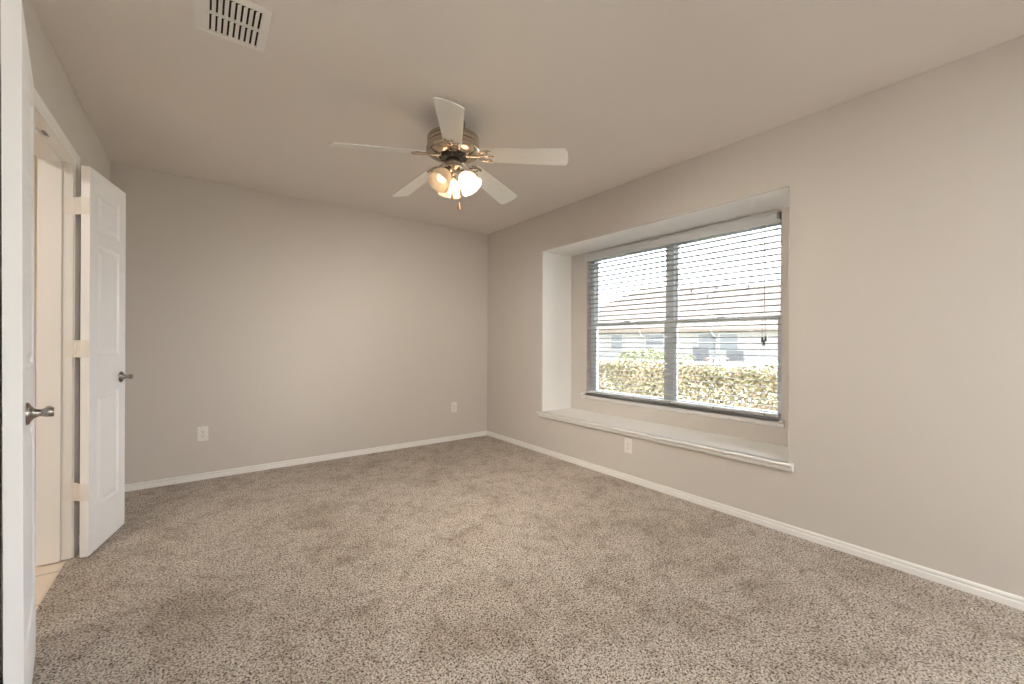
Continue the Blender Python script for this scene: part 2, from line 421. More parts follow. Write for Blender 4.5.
def lever(parent, x, z, s, th, side_y, out, toward):
    """rose, flared neck and lever. side_y = face plane y, out = outward y sign, toward = x direction of the grip"""
    mb = MB()
    mr = T(x, side_y, z) @ RX(R(90) * (-1 if out > 0 else 1))
    mb.lathe([(0, 0), (0.0325, 0), (0.0325, 0.003), (0.030, 0.0065), (0.022, 0.010), (0.015, 0.015), (0.0115, 0.022), (0.0095, 0.031), (0.0095, 0.036), (0, 0.036)], 32, mr)
    h = mb.build('handle', M['nickel'], parent, smooth=40)
    y = side_y + out * 0.041
    mb = MB()
    n_ = 12; pts = []; rr = []
    for k in range(n_ + 1):
        f_ = k / n_
        pts.append((x + toward * (-0.004 + 0.105 * f_), y + out * 0.002 * math.sin(f_ * math.pi), z))
        rr.append(0.0105 - 0.003 * math.sin(min(1, f_ * 1.6) * math.pi / 2) + 0.001 * f_)
    mb.tube(pts, rr, 16)
    mb.lathe([(0.0090, -0.004), (0.0120, 0.003), (0.0140, 0.008), (0.0140, 0.022), (0.0125, 0.024), (0, 0.024)], 24, T(x, side_y + out * 0.030, z) @ RX(R(90) * (-1 if out > 0 else 1)))
    mb.build('lever', M['nickel'], h, smooth=40)
    return h


def door(name, corner, d, L, z0, z1, s, panels, st, label, hz, hx, jy):
    ang = math.atan2(d[1], d[0])
    t = leaf_mesh(L, z0, z1, 0.035, s, panels, st)
    me = bpy.data.meshes.new(name); t.to_mesh(me); t.free(); me.materials.append(M['door'])
    o = bpy.data.objects.new(name, me); col.objects.link(o); o.location = (corner[0], corner[1], 0); o.rotation_euler = (0, 0, ang)
    structure(o, label)
    lever(o, hx, hz, s, 0.035, 0.0, -s, -1)
    lever(o, hx, hz, s, 0.035, s * 0.035, s, -1)
    inv = Matrix.Rotation(-ang, 4, 'Z') @ Matrix.Translation((-corner[0], -corner[1], 0))
    for zz in (0.345, 1.085, 1.825):
        # leaf on the door edge
        mb = MB(); mb.box(-0.0022, 0.0, min(s * 0.002, s * 0.034), max(s * 0.002, s * 0.034), zz - 0.0445, zz + 0.0445, 0.0006)
        # knuckle, five barrels
        pin = Vector((corner[0], corner[1], 0)) + Vector((math.cos(ang), math.sin(ang), 0)) * (-0.012)
        pin2 = inv @ Vector((XL + 0.017, jy - math.copysign(0.012, jy - 2.6) * 1.0, 0))
        for b_ in range(5):
            za = zz - 0.0445 + b_ * 0.0178
            mb.lathe([(0, za), (0.0065, za), (0.0070, za + 0.001), (0.0070, za + 0.0165), (0.0065, za + 0.0175), (0, za + 0.0175)], 16, T(pin2.x, pin2.y, 0))
        # strap between edge leaf and knuckle
        v1 = Vector((-0.0012, s * 0.033, 0)); dv = Vector((pin2.x, pin2.y, 0)) - v1
        mm = T(v1.x, v1.y, 0) @ RZ(math.atan2(dv.y, dv.x))
        mb.box(0, dv.length, -0.0011, 0.0011, zz - 0.0445, zz + 0.0445, 0, mm)
        # jamb leaf
        j0 = inv @ Vector((XL + 0.014, jy, 0)); j1 = inv @ Vector((XL - 0.030, jy, 0)); dj = j1 - j0
        dk = Vector((pin2.x, pin2.y, 0)) - j0
        mb.box(0, dj.length, -0.0012, 0.0012, zz - 0.0445, zz + 0.0445, 0, T(j0.x, j0.y, 0) @ RZ(math.atan2(dj.y, dj.x)))
        mb.box(0, dk.length, -0.0011, 0.0011, zz - 0.0445, zz + 0.0445, 0, T(j0.x, j0.y, 0) @ RZ(math.atan2(dk.y, dk.x)))
        mb.build('hinge', M['hinge'], o, smooth=40)
    return o
PAN = [(0.235, 0.845), (1.045, 1.640), (1.715, 1.935)]
d2 = Vector((0.213, 0.977)).normalized()
door('door_2', (-0.459, 3.038), d2, 0.431, 0.010, 2.030, 1, PAN, 0.085, 'narrow white panelled door standing open against the back corner', 0.912, 0.431 - 0.060, JY1)
d1 = Vector((0.096, -0.552)).normalized()
door('door_1', (-0.470, 2.2273), d1, 0.560, 0.010, 2.040, -1, PAN, 0.085, 'white panelled door leaf seen edge on closest to the camera', 0.915, 0.560 - 0.120, JY0)
bpy.data.objects['door_1'].rotation_euler = (Matrix.Rotation(R(-0.30), 3, 'Y') @ Matrix.Rotation(math.atan2(d1[1], d1[0]), 3, 'Z')).to_euler()

# ------------------------------------------------------------------ window
win = empty('window_1', (XO - 0.06, (WY0 + WY1) / 2, WZ0)); structure(win, 'twin hung vinyl window deep in the alcove')
def wpart(mb, name, material, smooth=None):
    o = mb.build(name, material, win, smooth=smooth); o.location = -win.location; return o
xf0, xf1 = 3.290, 3.355
yc = 2.085
mb = MB()
mb.box(xf0, xf1, WY0 + 0.0005, WY0 + 0.030, WZ0 - 0.03, WZ1, 0.002); mb.box(xf0, xf1, WY1 - 0.045, WY1 - 0.0005, WZ0 - 0.03, WZ1, 0.002)
mb.box(xf0, xf1, WY0 + 0.030, WY1 - 0.045, WZ1 - 0.035, WZ1 - 0.0005, 0.002); mb.box(xf0, xf1, WY0 + 0.030, WY1 - 0.045, WZ0 - 0.0295, WZ0 + 0.008, 0.002)
mb.box(xf0 - 0.004, xf1, yc - 0.040, yc + 0.038, WZ0 + 0.008, WZ1 - 0.035, 0.003)
wpart(mb, 'frame', M['vinyl'])
panes = [(WY0 + 0.030, yc - 0.040), (yc + 0.038, WY1 - 0.045)]
zm = 1.310
def sash(y0, y1, z0, z1, x0, x1, w_):
    mb = MB()
    mb.box(x0, x1, y0, y0 + w_, z0, z1, 0.002); mb.box(x0, x1, y1 - w_, y1, z0, z1, 0.002)
    mb.box(x0, x1, y0 + w_, y1 - w_, z0, z0 + 0.026, 0.002); mb.box(x0, x1, y0 + w_, y1 - w_, z1 - 0.034, z1, 0.002)
    so = wpart(mb, 'sash', M['vinyl'])
    mb = MB(); mb.box((x0 + x1) / 2 - 0.002, (x0 + x1) / 2 + 0.002, y0 + w_ - 0.002, y1 - w_ + 0.002, z0 + 0.024, z1 - 0.032)
    g = mb.build('glass', M['glass'], so)
    return so
for y0, y1 in panes:
    sash(y0 + 0.001, y1 - 0.001, zm - 0.017, WZ1 - 0.036, 3.325, 3.350, 0.012)
    s_ = sash(y0 + 0.001, y1 - 0.001, WZ0 + 0.009, zm + 0.017, 3.296, 3.321, 0.018)
    mb = MB(); ym = (y0 + y1) / 2
    mb.box(3.283, 3.296, ym - 0.03, ym + 0.03, zm + 0.0172, zm + 0.026, 0.002)
    mb.build('lock', M['vinyl'], s_)
# stool and apron
mb = MB()
pr = [(XA - 0.030, WZ0 - 0.004), (XA - 0.026, WZ0), (3.290, WZ0), (3.290, WZ0 - 0.022), (XA - 0.030, WZ0 - 0.022)]
mb.prism([(3.2895, WZ0), (XA - 0.026, WZ0), (XA - 0.030, WZ0 - 0.004), (XA - 0.030, WZ0 - 0.018), (XA - 0.026, WZ0 - 0.022), (3.2895, WZ0 - 0.022)], 1, WY0 + 0.0008, WY1 - 0.0008)
mb.prism([(XA - 0.0006, WZ0), (XA - 0.026, WZ0), (XA - 0.030, WZ0 - 0.004), (XA - 0.030, WZ0 - 0.016), (XA - 0.024, WZ0 - 0.022), (XA - 0.016, WZ0 - 0.030), (XA - 0.014, WZ0 - 0.048), (XA - 0.008, WZ0 - 0.055), (XA - 0.0006, WZ0 - 0.055)], 1, WY0 - 0.024, WY1 + 0.050)
wpart(mb, 'sill', M['trim'], 25)

# unseen window added beside the camera to brighten the room
w2 = empty('added_window', (XO - 0.06, (RX0 + RX1) / 2, RZ0)); structure(w2, 'unseen window added beside the camera for more daylight')
mb = MB(); xa, xb = XO - 0.10, XO - 0.05
mb.box(xa, xb, RX0, RX0 + 0.05, RZ0, RZ1); mb.box(xa, xb, RX1 - 0.05, RX1, RZ0, RZ1); mb.box(xa, xb, RX0, RX1, RZ0, RZ0 + 0.05); mb.box(xa, xb, RX0, RX1, RZ1 - 0.05, RZ1)
mb.box(xa, xb, (RX0 + RX1) / 2 - 0.025, (RX0 + RX1) / 2 + 0.025, RZ0, RZ1)
o = mb.build('frame', M['vinyl'], w2); o.location = -w2.location
mb = MB(); mb.box(XO - 0.078, XO - 0.074, RX0 + 0.03, RX1 - 0.03, RZ0 + 0.03, RZ1 - 0.03)
o = mb.build('glass', M['glass'], w2); o.location = -w2.location
portal('portal_alcove_window', (XO + 0.01, (WY0 + WY1) / 2, (WZ0 + WZ1) / 2), (-1, 0, 0), 1.46, 1.83)
portal('portal_added_window', (XO + 0.01, (RX0 + RX1) / 2, (RZ0 + RZ1) / 2), (-1, 0, 0), 2.2, 3.1)

# ------------------------------------------------------------------ blind
bl = empty('window_blind', (3.19, (WY0 + WY1) / 2, 2.04))
tag(bl, 'white horizontal slat blind with valance, lowered and open inside the window recess', 'blind')
def bpart(mb, name, material, parent=bl, smooth=None):
    o = mb.build(name, material, parent, smooth=smooth)
    if parent is bl: o.location = -bl.location
    return o
SX = 3.245
BY0, BY1 = WY0 + 0.012, WY1 - 0.010
mb = MB()
mb.prism([(3.192, 1.966), (3.198, 1.963), (3.203, 1.966), (3.203, 2.036), (3.196, 2.040), (3.189, 2.036), (3.192, 2.026), (3.189, 2.018), (3.189, 1.982)], 1, WY0 + 0.018, WY1 + 0.004)
bpart(mb, 'valance', M['valance'], smooth=25)
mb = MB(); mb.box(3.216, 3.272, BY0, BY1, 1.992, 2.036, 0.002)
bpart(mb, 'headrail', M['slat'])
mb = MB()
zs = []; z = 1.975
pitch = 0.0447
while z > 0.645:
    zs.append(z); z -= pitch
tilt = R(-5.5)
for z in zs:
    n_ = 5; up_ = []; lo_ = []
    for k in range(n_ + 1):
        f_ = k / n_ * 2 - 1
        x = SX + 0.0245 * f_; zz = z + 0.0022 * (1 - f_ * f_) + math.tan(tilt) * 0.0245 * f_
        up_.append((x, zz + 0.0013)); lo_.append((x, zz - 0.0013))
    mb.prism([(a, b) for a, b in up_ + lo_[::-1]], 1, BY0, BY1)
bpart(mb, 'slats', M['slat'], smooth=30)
mb = MB(); mb.box(SX - 0.026, SX + 0.026, BY0, BY1, 0.608, 0.630, 0.003)
brl = bpart(mb, 'bottom_rail', M['valance'])
for yy in (2.80, 2.41, 2.04, 1.66, 1.29):
    mb = MB(); mb.lathe([(0, 0), (0.006, 0), (0.0055, 0.003), (0, 0.004)], 14, T(SX - 0.026, yy, 0.619) @ RY(R(-90)))
    o = mb.build('cord_plug', M['tassel'], brl, smooth=40)
# ladder strings
mb = MB()
for yy in (2.78, 2.23, 1.66, 1.31):
    for x in (SX - 0.027, SX + 0.027):
        mb.tube([(x, yy, 0.629), (x, yy, 2.0)], 0.0007, 5)
    mb.tube([(SX, yy + 0.012, 0.629), (SX, yy + 0.012, 2.0)], 0.0008, 5)
bpart(mb, 'ladder_cord', M['slat'])
# lift cords with tassels
mb = MB()
mb.tube([(3.205, 1.287, 1.975), (3.206, 1.286, 1.7), (3.207, 1.287, 1.40)], 0.0026, 6)
mb.tube([(3.207, 1.287, 1.40), (3.207, 1.282, 1.3), (3.207, 1.280, 1.17)], 0.0014, 6)
mb.tube([(3.207, 1.287, 1.40), (3.206, 1.296, 1.3), (3.206, 1.300, 1.165)], 0.0014, 6)
lc = bpart(mb, 'lift_cord', M['cord'])
for y_, z_ in ((1.279, 1.155), (1.300, 1.150), (1.290, 1.125)):
    mb = MB(); mb.lathe([(0, 0.024), (0.003, 0.022), (0.0065, 0.010), (0.009, -0.012), (0.009, -0.016), (0, -0.016)], 14, T(3.204, y_, z_))
    mb.build('tassel', M['tassel'], lc, smooth=40)

# ------------------------------------------------------------------ outlets
def outlet(loc, rz, label, single=False):
    o = empty('wall_outlet', loc, rz); tag(o, label, 'outlet', 'wall outlets')
    # plate in local xz, facing -y
    mb = MB(); mb.box(-0.036, 0.036, -0.006, -0.0003, -0.0585, 0.0585, 0.002); mb.build('cover_plate', M['plate'], o)
    for zz in (0.0195, -0.0195):
        poly = []
        for k in range(24):
            a = 2 * math.pi * k / 24; poly.append((0.0172 * math.cos(a), zz + max(-0.0125, min(0.0125, 0.0172 * math.sin(a)))))
        mb = MB(); mb.prism(poly, 1, -0.0085, -0.005); s_ = mb.build('socket', M['plate'], o)
        mb = MB(); mb.box(-0.0075, -0.0052, -0.0089, -0.008, zz - 0.001, zz + 0.0075); mb.box(0.0052, 0.0075, -0.0089, -0.008, zz - 0.0005, zz + 0.0065)
        mb.lathe([(0, 0), (0.0027, 0), (0.0027, 0.0009), (0, 0.0009)], 12, T(0, -0.008, zz - 0.0075) @ RX(R(90)))
        mb.build('slots', M['slot'], s_)
    mb = MB(); mb.lathe([(0, 0), (0.003, 0), (0.0026, 0.0012), (0, 0.0016)], 12, T(0, -0.006, 0) @ RX(R(90)))
    mb.build('screw', M['nickel'], o, smooth=40)
    return o
outlet((0.020, YB, 0.373), 0, 'white duplex outlet on the back wall near the open door')
outlet((2.338, YB, 0.378), 0, 'white duplex outlet on the back wall near the room corner')
outlet((XR, 2.141, 0.287), R(-90), 'white duplex outlet under the window alcove ledge')

# ------------------------------------------------------------------ ceiling register
vx0, vx1, vy0, vy1 = -0.030, 0.226, 1.895, 2.190
ve = empty('ceiling_vent', ((vx0 + vx1) / 2, (vy0 + vy1) / 2, H)); tag(ve, 'painted metal air register with two rows of dark louvre slots in the ceiling', 'vent')
cx, cy = (vx0 + vx1) / 2, (vy0 + vy1) / 2
hx, hy = (vx1 - vx0) / 2, (vy1 - vy0) / 2
ix, iy = 0.096, 0.118   # inner opening half sizes
mb = MB()
t = bmesh.new(); rings = []
for a, b, z in ((hx, hy, -0.0003), (hx, hy, -0.002), (hx - 0.008, hy - 0.008, -0.007), (hx - 0.022, hy - 0.022, -0.008), (ix + 0.004, iy + 0.004, -0.008), (ix, iy, -0.006), (ix, iy, -0.0003)):
    rings.append([t.verts.new(p) for p in ((-a, -b, z), (a, -b, z), (a, b, z), (-a, b, z))])
for a, b in zip(rings, rings[1:]):
    for k in range(4): t.faces.new((a[k], a[(k + 1) % 4], b[(k + 1) % 4], b[k]))
bmesh.ops.recalc_face_normals(t, faces=t.faces); mb.add(t)
mb.box(-ix, ix, -0.006, 0.006, -0.008, -0.001)
mb.build('grille_frame', M['vent'], ve)
mb = MB(); mb.box(-ix, ix, -iy, iy, -0.0012, -0.0003); mb.build('duct_opening', M['duct'], ve)
mb = MB()
for yy0, yy1 in ((-iy, -0.006), (0.006, iy)):
    mb.box(-ix, -ix + 0.0125, yy0, yy1, -0.0078, -0.001)
    for k in range(9):
        x = -ix + 0.0165 + k * 0.0202
        mb.box(-0.0072, 0.0072, yy0 + 0.004, yy1 - 0.0005, -0.0006, 0.0006, 0, T(x, 0, -0.0056) @ RY(R(-25)))
mb.build('louvres', M['vent'], ve)
for yy in (-hy + 0.014, hy - 0.014):
    mb = MB(); mb.lathe([(0, -0.0105), (0.004, -0.009), (0.0045, -0.007), (0, -0.007)], 12, T(0, yy, 0)); mb.build('screw', M['vent'], ve, smooth=40)

# ------------------------------------------------------------------ ceiling fan
FX, FY, ZB = 1.200, 2.187, 2.183
fan = empty('ceiling_fan', (FX, FY, H)); tag(fan, 'five blade white ceiling fan with nickel motor housing and three glass shades', 'ceiling fan')
def fpart(mb, name, material, parent=fan, smooth=35):
    return mb.build(name, material, parent, smooth=smooth)
dz = lambda z: z - H
mb = MB()
prof = [(0.0, -0.001), (0.066, -0.001), (0.070, -0.012), (0.070, -0.045), (0.066, -0.055), (0.075, -0.074), (0.110, -0.086), (0.138, -0.096), (0.1500, -0.104), (0.1545, -0.112), (0.1545, -0.122), (0.1495, -0.125), (0.1495, -0.128), (0.1545, -0.131), (0.1545, -0.146), (0.1495, -0.149), (0.1495, -0.152), (0.1545, -0.155), (0.1555, -0.164),
        (0.1555, -0.172), (0.160, -0.178), (0.160, -0.186), (0.154, -0.194), (0.138, -0.203), (0.112, -0.209), (0.090, -0.212), (0.086, -0.206), (0.084, -0.190), (0.0, -0.190)]
mb.lathe(prof, 64); fpart(mb, 'motor_housing', M['champagne'])
mb = MB(); mb.lathe([(0, -0.192), (0.078, -0.192), (0.080, -0.214), (0.070, -0.226), (0.045, -0.228), (0, -0.228)], 40)
for k in range(14):
    a = 2 * math.pi * k / 14
    mb.box(0.050, 0.079, -0.004, 0.004, -0.230, -0.217, 0.001, RZ(a))
fpart(mb, 'motor_core', M['dark_metal'])
mb = MB(); mb.lathe([(0, -0.226), (0.040, -0.226), (0.044, -0.234), (0.044, -0.266), (0.050, -0.268), (0.052, -0.280), (0.046, -0.290), (0.030, -0.298), (0.012, -0.304), (0.010, -0.318), (0.006, -0.324), (0, -0.325)], 40)
fpart(mb, 'switch_housing', M['champagne'])

def blade_mesh():
    mb = MB(); t = bmesh.new()
    out = []
    r_in, r_out, w_in, w_out = 0.175, 0.680, 0.053, 0.0685
    # outline with clipped tip corners
    def pt(r, w): return (r, w)
    up_ = [pt(r_in, w_in * 0.55), pt(r_in + 0.012, w_in * 0.9), pt(r_in + 0.03, w_in)]
    for k in range(1, 8): up_.append(pt(r_in + 0.03 + (r_out - 0.045 - r_in - 0.03) * k / 8, w_in + (w_out - w_in) * k / 8))
    up_ += [pt(r_out - 0.020, w_out), pt(r_out - 0.016, w_out - 0.001), pt(r_out - 0.004, w_out - 0.020), pt(r_out, w_out - 0.034)]
    out = up_ + [(r, -w_) for r, w_ in up_[::-1]]
    A = [t.verts.new((r, w_, 0.003)) for r, w_ in out]; B = [t.verts.new((r, w_, -0.003)) for r, w_ in out]; n = len(out)
    for k in range(n): t.faces.new((A[k], A[(k + 1) % n], B[(k + 1) % n], B[k]))
    t.faces.new(A); t.faces.new(B[::-1]); bmesh.ops.recalc_face_normals(t, faces=t.faces)
    t.transform(RX(R(-16))); mb.add(t); return mb
def iron_mesh():
    """scrolled cast bracket under the blade root"""
    mb = MB()
    zc = -0.0075
    rot = RX(R(-16))
    # neck from hub
    mb.tube([(0.050, 0, -0.004), (0.090, 0, -0.006), (0.120, 0, -0.008), (0.145, 0, -0.009), (0.170, 0, -0.008)], [0.010, 0.009, 0.0075, 0.0065, 0.006], 10)
    mb.box(0.045, 0.085, -0.022, 0.022, -0.006, 0.001, 0.002)
    for s in (-1, 1):
        pts = []
        for k in range(13):
            a = math.pi * (1.0 - 1.45 * k / 12)
            pts.append((0.188 + 0.030 * math.cos(a), s * (0.020 + 0.020 * math.sin(a)), zc))
        mb.tube(pts, 0.0042, 8, mat=rot)
        pts = []
        for k in range(9):
            f_ = k / 8
            pts.append((0.165 + 0.075 * f_, s * (0.006 + 0.040 * math.sin(f_ * 2.2)), zc))
        mb.tube(pts, [0.0045 - 0.0015 * k / 8 for k in range(9)], 8, mat=rot)
        mb.lathe([(0, -0.006), (0.005, -0.005), (0.0055, -0.002), (0.0055, 0.004), (0, 0.004)], 12, rot @ T(0.222, s * 0.040, zc))
    mb.tube([(0.165, 0, zc), (0.200, 0, zc), (0.245, 0, zc)], [0.007, 0.005, 0.003], 8, mat=rot)
    mb.lathe([(0, -0.006), (0.005, -0.005), (0.0055, -0.002), (0.0055, 0.004), (0, 0.004)], 12, rot @ T(0.245, 0, zc))
    return mb
b0 = blade_mesh().build('blade', M['blade'], fan)
i0 = iron_mesh().build('blade_bracket', M['champagne'], b0, smooth=40)
TH0 = -0.846
DROOP = R(6.0)
b0.location = (0, 0, ZB + 0.068 - H - 0.012); b0.rotation_euler = (0, DROOP, TH0)
for k in range(1, 5):
    b_ = b0.copy(); col.objects.link(b_); b_.parent = fan; b_.rotation_euler = (0, DROOP, TH0 - 2 * math.pi * k / 5)
    i_ = i0.copy(); col.objects.link(i_); i_.parent = b_

# light kit: azimuth measured from the viewing axis
def fdir(phi):
    a = YAW + R(phi); return Vector((math.sin(a), math.cos(a), 0))
for phi, lit in ((-20, True), (100, True), (220, False)):
    d = fdir(phi); az = math.atan2(d.y, d.x)
    arm0 = Vector((0, 0, -0.278))
    base = d * 0.046 + Vector((0, 0, -0.306))
    ax = (d * math.sin(R(36)) + Vector((0, 0, -math.cos(R(36))))).normalized()
    mb = MB(); mb.tube([(d * 0.030) + Vector((0, 0, -0.272)), (d * 0.042) + Vector((0, 0, -0.286)), base], 0.0075, 10)
    q = ax.to_track_quat('Z', 'Y').to_matrix().to_4x4()
    mm = T(*base) @ q
    mb.lathe([(0, -0.004), (0.016, -0.004), (0.024, 0.004), (0.0265, 0.012), (0.0265, 0.024), (0.0245, 0.024), (0.0245, 0.012), (0, 0.006)], 28, mm)
    arm = fpart(mb, 'lamp_arm', M['champagne'])
    mb = MB()
    outp = [(0.0235, 0.010), (0.027, 0.020), (0.037, 0.030), (0.048, 0.044), (0.0565, 0.062), (0.060, 0.080), (0.061, 0.094), (0.064, 0.108), (0.070, 0.118)]
    inn = [(r - 0.003, z + 0.0005) for r, z in outp[::-1]]
    mb.lathe(outp + inn, 40, mm)
    fpart(mb, 'glass_shade', M['shade'], arm)
    mb = MB()
    mb.lathe([(0, 0.008), (0.012, 0.008), (0.013, 0.030), (0.018, 0.044), (0.026, 0.060), (0.028, 0.072), (0.024, 0.085), (0.013, 0.094), (0, 0.097)], 24, mm)
    fpart(mb, 'bulb', M['bulb'] if lit else M['bulb_dim'], arm)
# pull chains
for (lx, z0, z1, name) in ((0.000, -0.30, -0.448, 'pull_chain'), (0.040, -0.285, -0.508, 'pull_chain')):
    side = Vector((math.cos(YAW), -math.sin(YAW), 0)) * lx - Vector((math.sin(YAW), math.cos(YAW), 0)) * 0.045
    mb = MB(); z = z0
    mb.tube([(side.x, side.y, z0 + 0.02), (side.x, side.y, z1)], 0.0011, 6)
    while z > z1:
        mb.lathe([(0, 0.0017), (0.0015, 0.0008), (0.0015, -0.0008), (0, -0.0017)], 8, T(side.x, side.y, z)); z -= 0.005
    ch = fpart(mb, name, M['champagne'])
    mb = MB(); mb.lathe([(0, 0.026), (0.003, 0.024), (0.004, 0.014), (0.0075, -0.004), (0.0085, -0.012), (0.006, -0.019), (0, -0.021)], 18, T(side.x, side.y, z1 - 0.014))
    fpart(mb, 'pull', M['pull'], ch)

# ------------------------------------------------------------------ outdoors
M['grass'] = mat('pale gravel yard', (0.60, 0.575, 0.52), 0.95, bump=(60, 0.5, 0.02), var=(3, (0.46, 0.44, 0.36)))
M['siding'] = mat('painted siding', (0.165, 0.160, 0.150), 0.7)
M['roof'] = tile_mat('tan shingle roof', (0.145, 0.122, 0.110), (0.134, 0.113, 0.102), (0.108, 0.091, 0.082), 2.2, 0.3)
M['roof'].node_tree.nodes['Principled BSDF'].inputs['Roughness'].default_value = 1.0
M['roof'].node_tree.nodes['Principled BSDF'].inputs['Specular IOR Level'].default_value = 0.05
M['fascia'] = mat('tan fascia', (0.085, 0.064, 0.048), 0.6)
M['gutter'] = mat('white gutter', (0.200, 0.200, 0.195), 0.4)
M['house_glass'] = mat('house window glass', (0.060, 0.068, 0.074), 0.3)
M['brick'] = tile_mat('peach brick', (0.120, 0.090, 0.072), (0.110, 0.080, 0.066), (0.130, 0.120, 0.110), 3.0, 0.25)
M['patio_dark'] = mat('charcoal mesh', (0.040, 0.041, 0.043), 0.7)
M['patio_red'] = mat('faded terracotta wood', (0.120, 0.070, 0.058), 0.7)
M['bark'] = mat('brown twig', (0.059, 0.040, 0.030), 0.9)
def leaf_mat(name, c1, c2, c3):
    mt = mat(name, c1, 0.6); n = mt.node_tree.nodes; l = mt.node_tree.links; b = n['Principled BSDF']
    gi = n.new('ShaderNodeNewGeometry'); rp = n.new('ShaderNodeValToRGB')
    e = rp.color_ramp.elements; e[0].color = (*c1, 1); e[1].color = (*c3, 1); x = e.new(0.5); x.color = (*c2, 1)
    l.new(gi.outputs['Random Per Island'], rp.inputs['Fac']); l.new(rp.outputs['Color'], b.inputs['Base Color'])
    return mt
M['hedge'] = leaf_mat('hedge leaves', (0.134, 0.143, 0.058), (0.228, 0.201, 0.116), (0.192, 0.134, 0.104))
M['shrub'] = leaf_mat('boxwood leaves', (0.093, 0.106, 0.035), (0.142, 0.149, 0.063), (0.164, 0.156, 0.086))

GZ = -0.15
mb = MB(); mb.box(-60, 90, -60, 90, GZ - 0.3, GZ); structure(mb.build('ground', M['grass']), 'pale sunlit yard outside the window')

def foliage(mb, inside, n, size, rng):
    bm = mb.bm
    for _ in range(n):
        p, nrm = inside(rng)
        a = Vector((rng.gauss(0, 1), rng.gauss(0, 1), rng.gauss(0, 1))).normalized()
        nn = (nrm + a * 0.8).normalized(); t1 = nn.cross(Vector((rng.gauss(0, 1), rng.gauss(0, 1), rng.gauss(0, 1)))).normalized(); t2 = nn.cross(t1)
        s = size * rng.uniform(0.6, 1.3)
        vs = [bm.verts.new(p + t1 * s), bm.verts.new(p + t2 * s * 0.5 + nn * s * 0.12), bm.verts.new(p - t1 * s), bm.verts.new(p - t2 * s * 0.5 + nn * s * 0.12)]
        bm.faces.new(vs)
def box_surface(x0, x1, y0, y1, z0, z1, wob):
    def f(rng):
        ax_, ay_, az_ = (y1 - y0) * (z1 - z0), (x1 - x0) * (z1 - z0), (x1 - x0) * (y1 - y0)
        r = rng.random() * (ax_ + ay_ + az_)
        x, y, z = rng.uniform(x0, x1), rng.uniform(y0, y1), rng.uniform(z0, z1)
        if r < ax_: x = x0 if rng.random() < 0.75 else x1; nrm = Vector((-1 if x == x0 else 1, 0, 0))
        elif r < ax_ + ay_: y = y0 if rng.random() < 0.5 else y1; nrm = Vector((0, -1 if y == y0 else 1, 0))
        else: z = z1; nrm = Vector((0, 0, 1))
        k = math.sin(x * 5.1 + y * 3.7) * 0.5 + math.sin(y * 9.3 + z * 6.0) * 0.5
        p = Vector((x, y, z)) + nrm * (wob * k - abs(rng.gauss(0, 0.10)))
        return p, nrm
    return f
rng = random.Random(7)
hx0, hx1, hy0, hy1, hz1 = 5.25, 6.15, -1.0, 8.5, 0.80
hd = empty('hedge', ((hx0 + hx1) / 2, (hy0 + hy1) / 2, GZ)); tag(hd, 'long clipped yellow green hedge running below the window outside', 'hedge')
mb = MB(); foliage(mb, box_surface(hx0, hx1, hy0, hy1, GZ + 0.08, hz1, 0.05), 72000, 0.031, rng)
o = mb.build('foliage', M['hedge'], hd); o.location = -hd.location
mb = MB()
for k in range(60):
    y = hy0 + 0.1 + (hy1 - hy0 - 0.2) * k / 59; x = (hx0 + hx1) / 2 + rng.uniform(-0.15, 0.15)
    for j in range(5):
        mb.tube([(x, y, GZ), (x + rng.uniform(-0.2, 0.2), y + rng.uniform(-0.15, 0.15), 0.3), (x + rng.uniform(-0.42, 0.42), y + rng.uniform(-0.3, 0.3), hz1 - 0.02)], [0.010, 0.007, 0.003], 5)
o = mb.build('stems', M['bark'], hd); o.location = -hd.location

def ellip_surface(c, r, wob):
    def f(rng):
        a = Vector((rng.gauss(0, 1), rng.gauss(0, 1), rng.gauss(0, 1))).normalized()
        # squarish clipped form
        m_ = max(abs(a.x), abs(a.y), abs(a.z)); b = a.lerp(a / m_, 0.55)
        k = 1 + wob * math.sin(a.x * 7 + a.z * 5) * math.sin(a.y * 6) - abs(rng.gauss(0, 0.05))
        return Vector((c[0] + b.x * r[0] * k, c[1] + b.y * r[1] * k, c[2] + b.z * r[2] * k)), a
    return f
def shrub(loc, r, n, label, size=0.035):
    s = empty('boxwood_shrub', (loc[0], loc[1], GZ)); tag(s, label, 'shrub', 'clipped shrubs beyond the hedge')
    mb = MB(); foliage(mb, ellip_surface((0, 0, loc[2] - GZ), r, 0.05), n, size, rng); mb.build('foliage', M['shrub'], s)
    mb = MB()
    for k in range(9):
        a = 2 * math.pi * k / 9
        mb.tube([(0, 0, 0), (r[0] * 0.35 * math.cos(a), r[1] * 0.35 * math.sin(a), (loc[2] - GZ) * 0.6), (r[0] * 0.7 * math.cos(a), r[1] * 0.7 * math.sin(a), loc[2] - GZ + r[2] * 0.5)], [0.02, 0.012, 0.004], 5)
    mb.build('stems', M['bark'], s)
    return s
shrub((8.20, 5.85, 0.42), (0.45, 0.62, 0.55), 5200, 'wide clipped yellow green shrub seen through the left window sash')
shrub((10.60, 6.42, 0.40), (0.36, 0.32, 0.44), 2200, 'small rounded shrub showing just beside the window mullion')

# neighbouring house, in a frame turned with its facade; local x runs to the viewer's left, y away
ho = empty('neighbour_house', (31.10, 17.92, GZ)); ho.rotation_euler = (0, 0, math.atan2(0.794, -0.607))
tag(ho, 'long single storey house with white walls and tan hip roof beyond the yard', 'house')
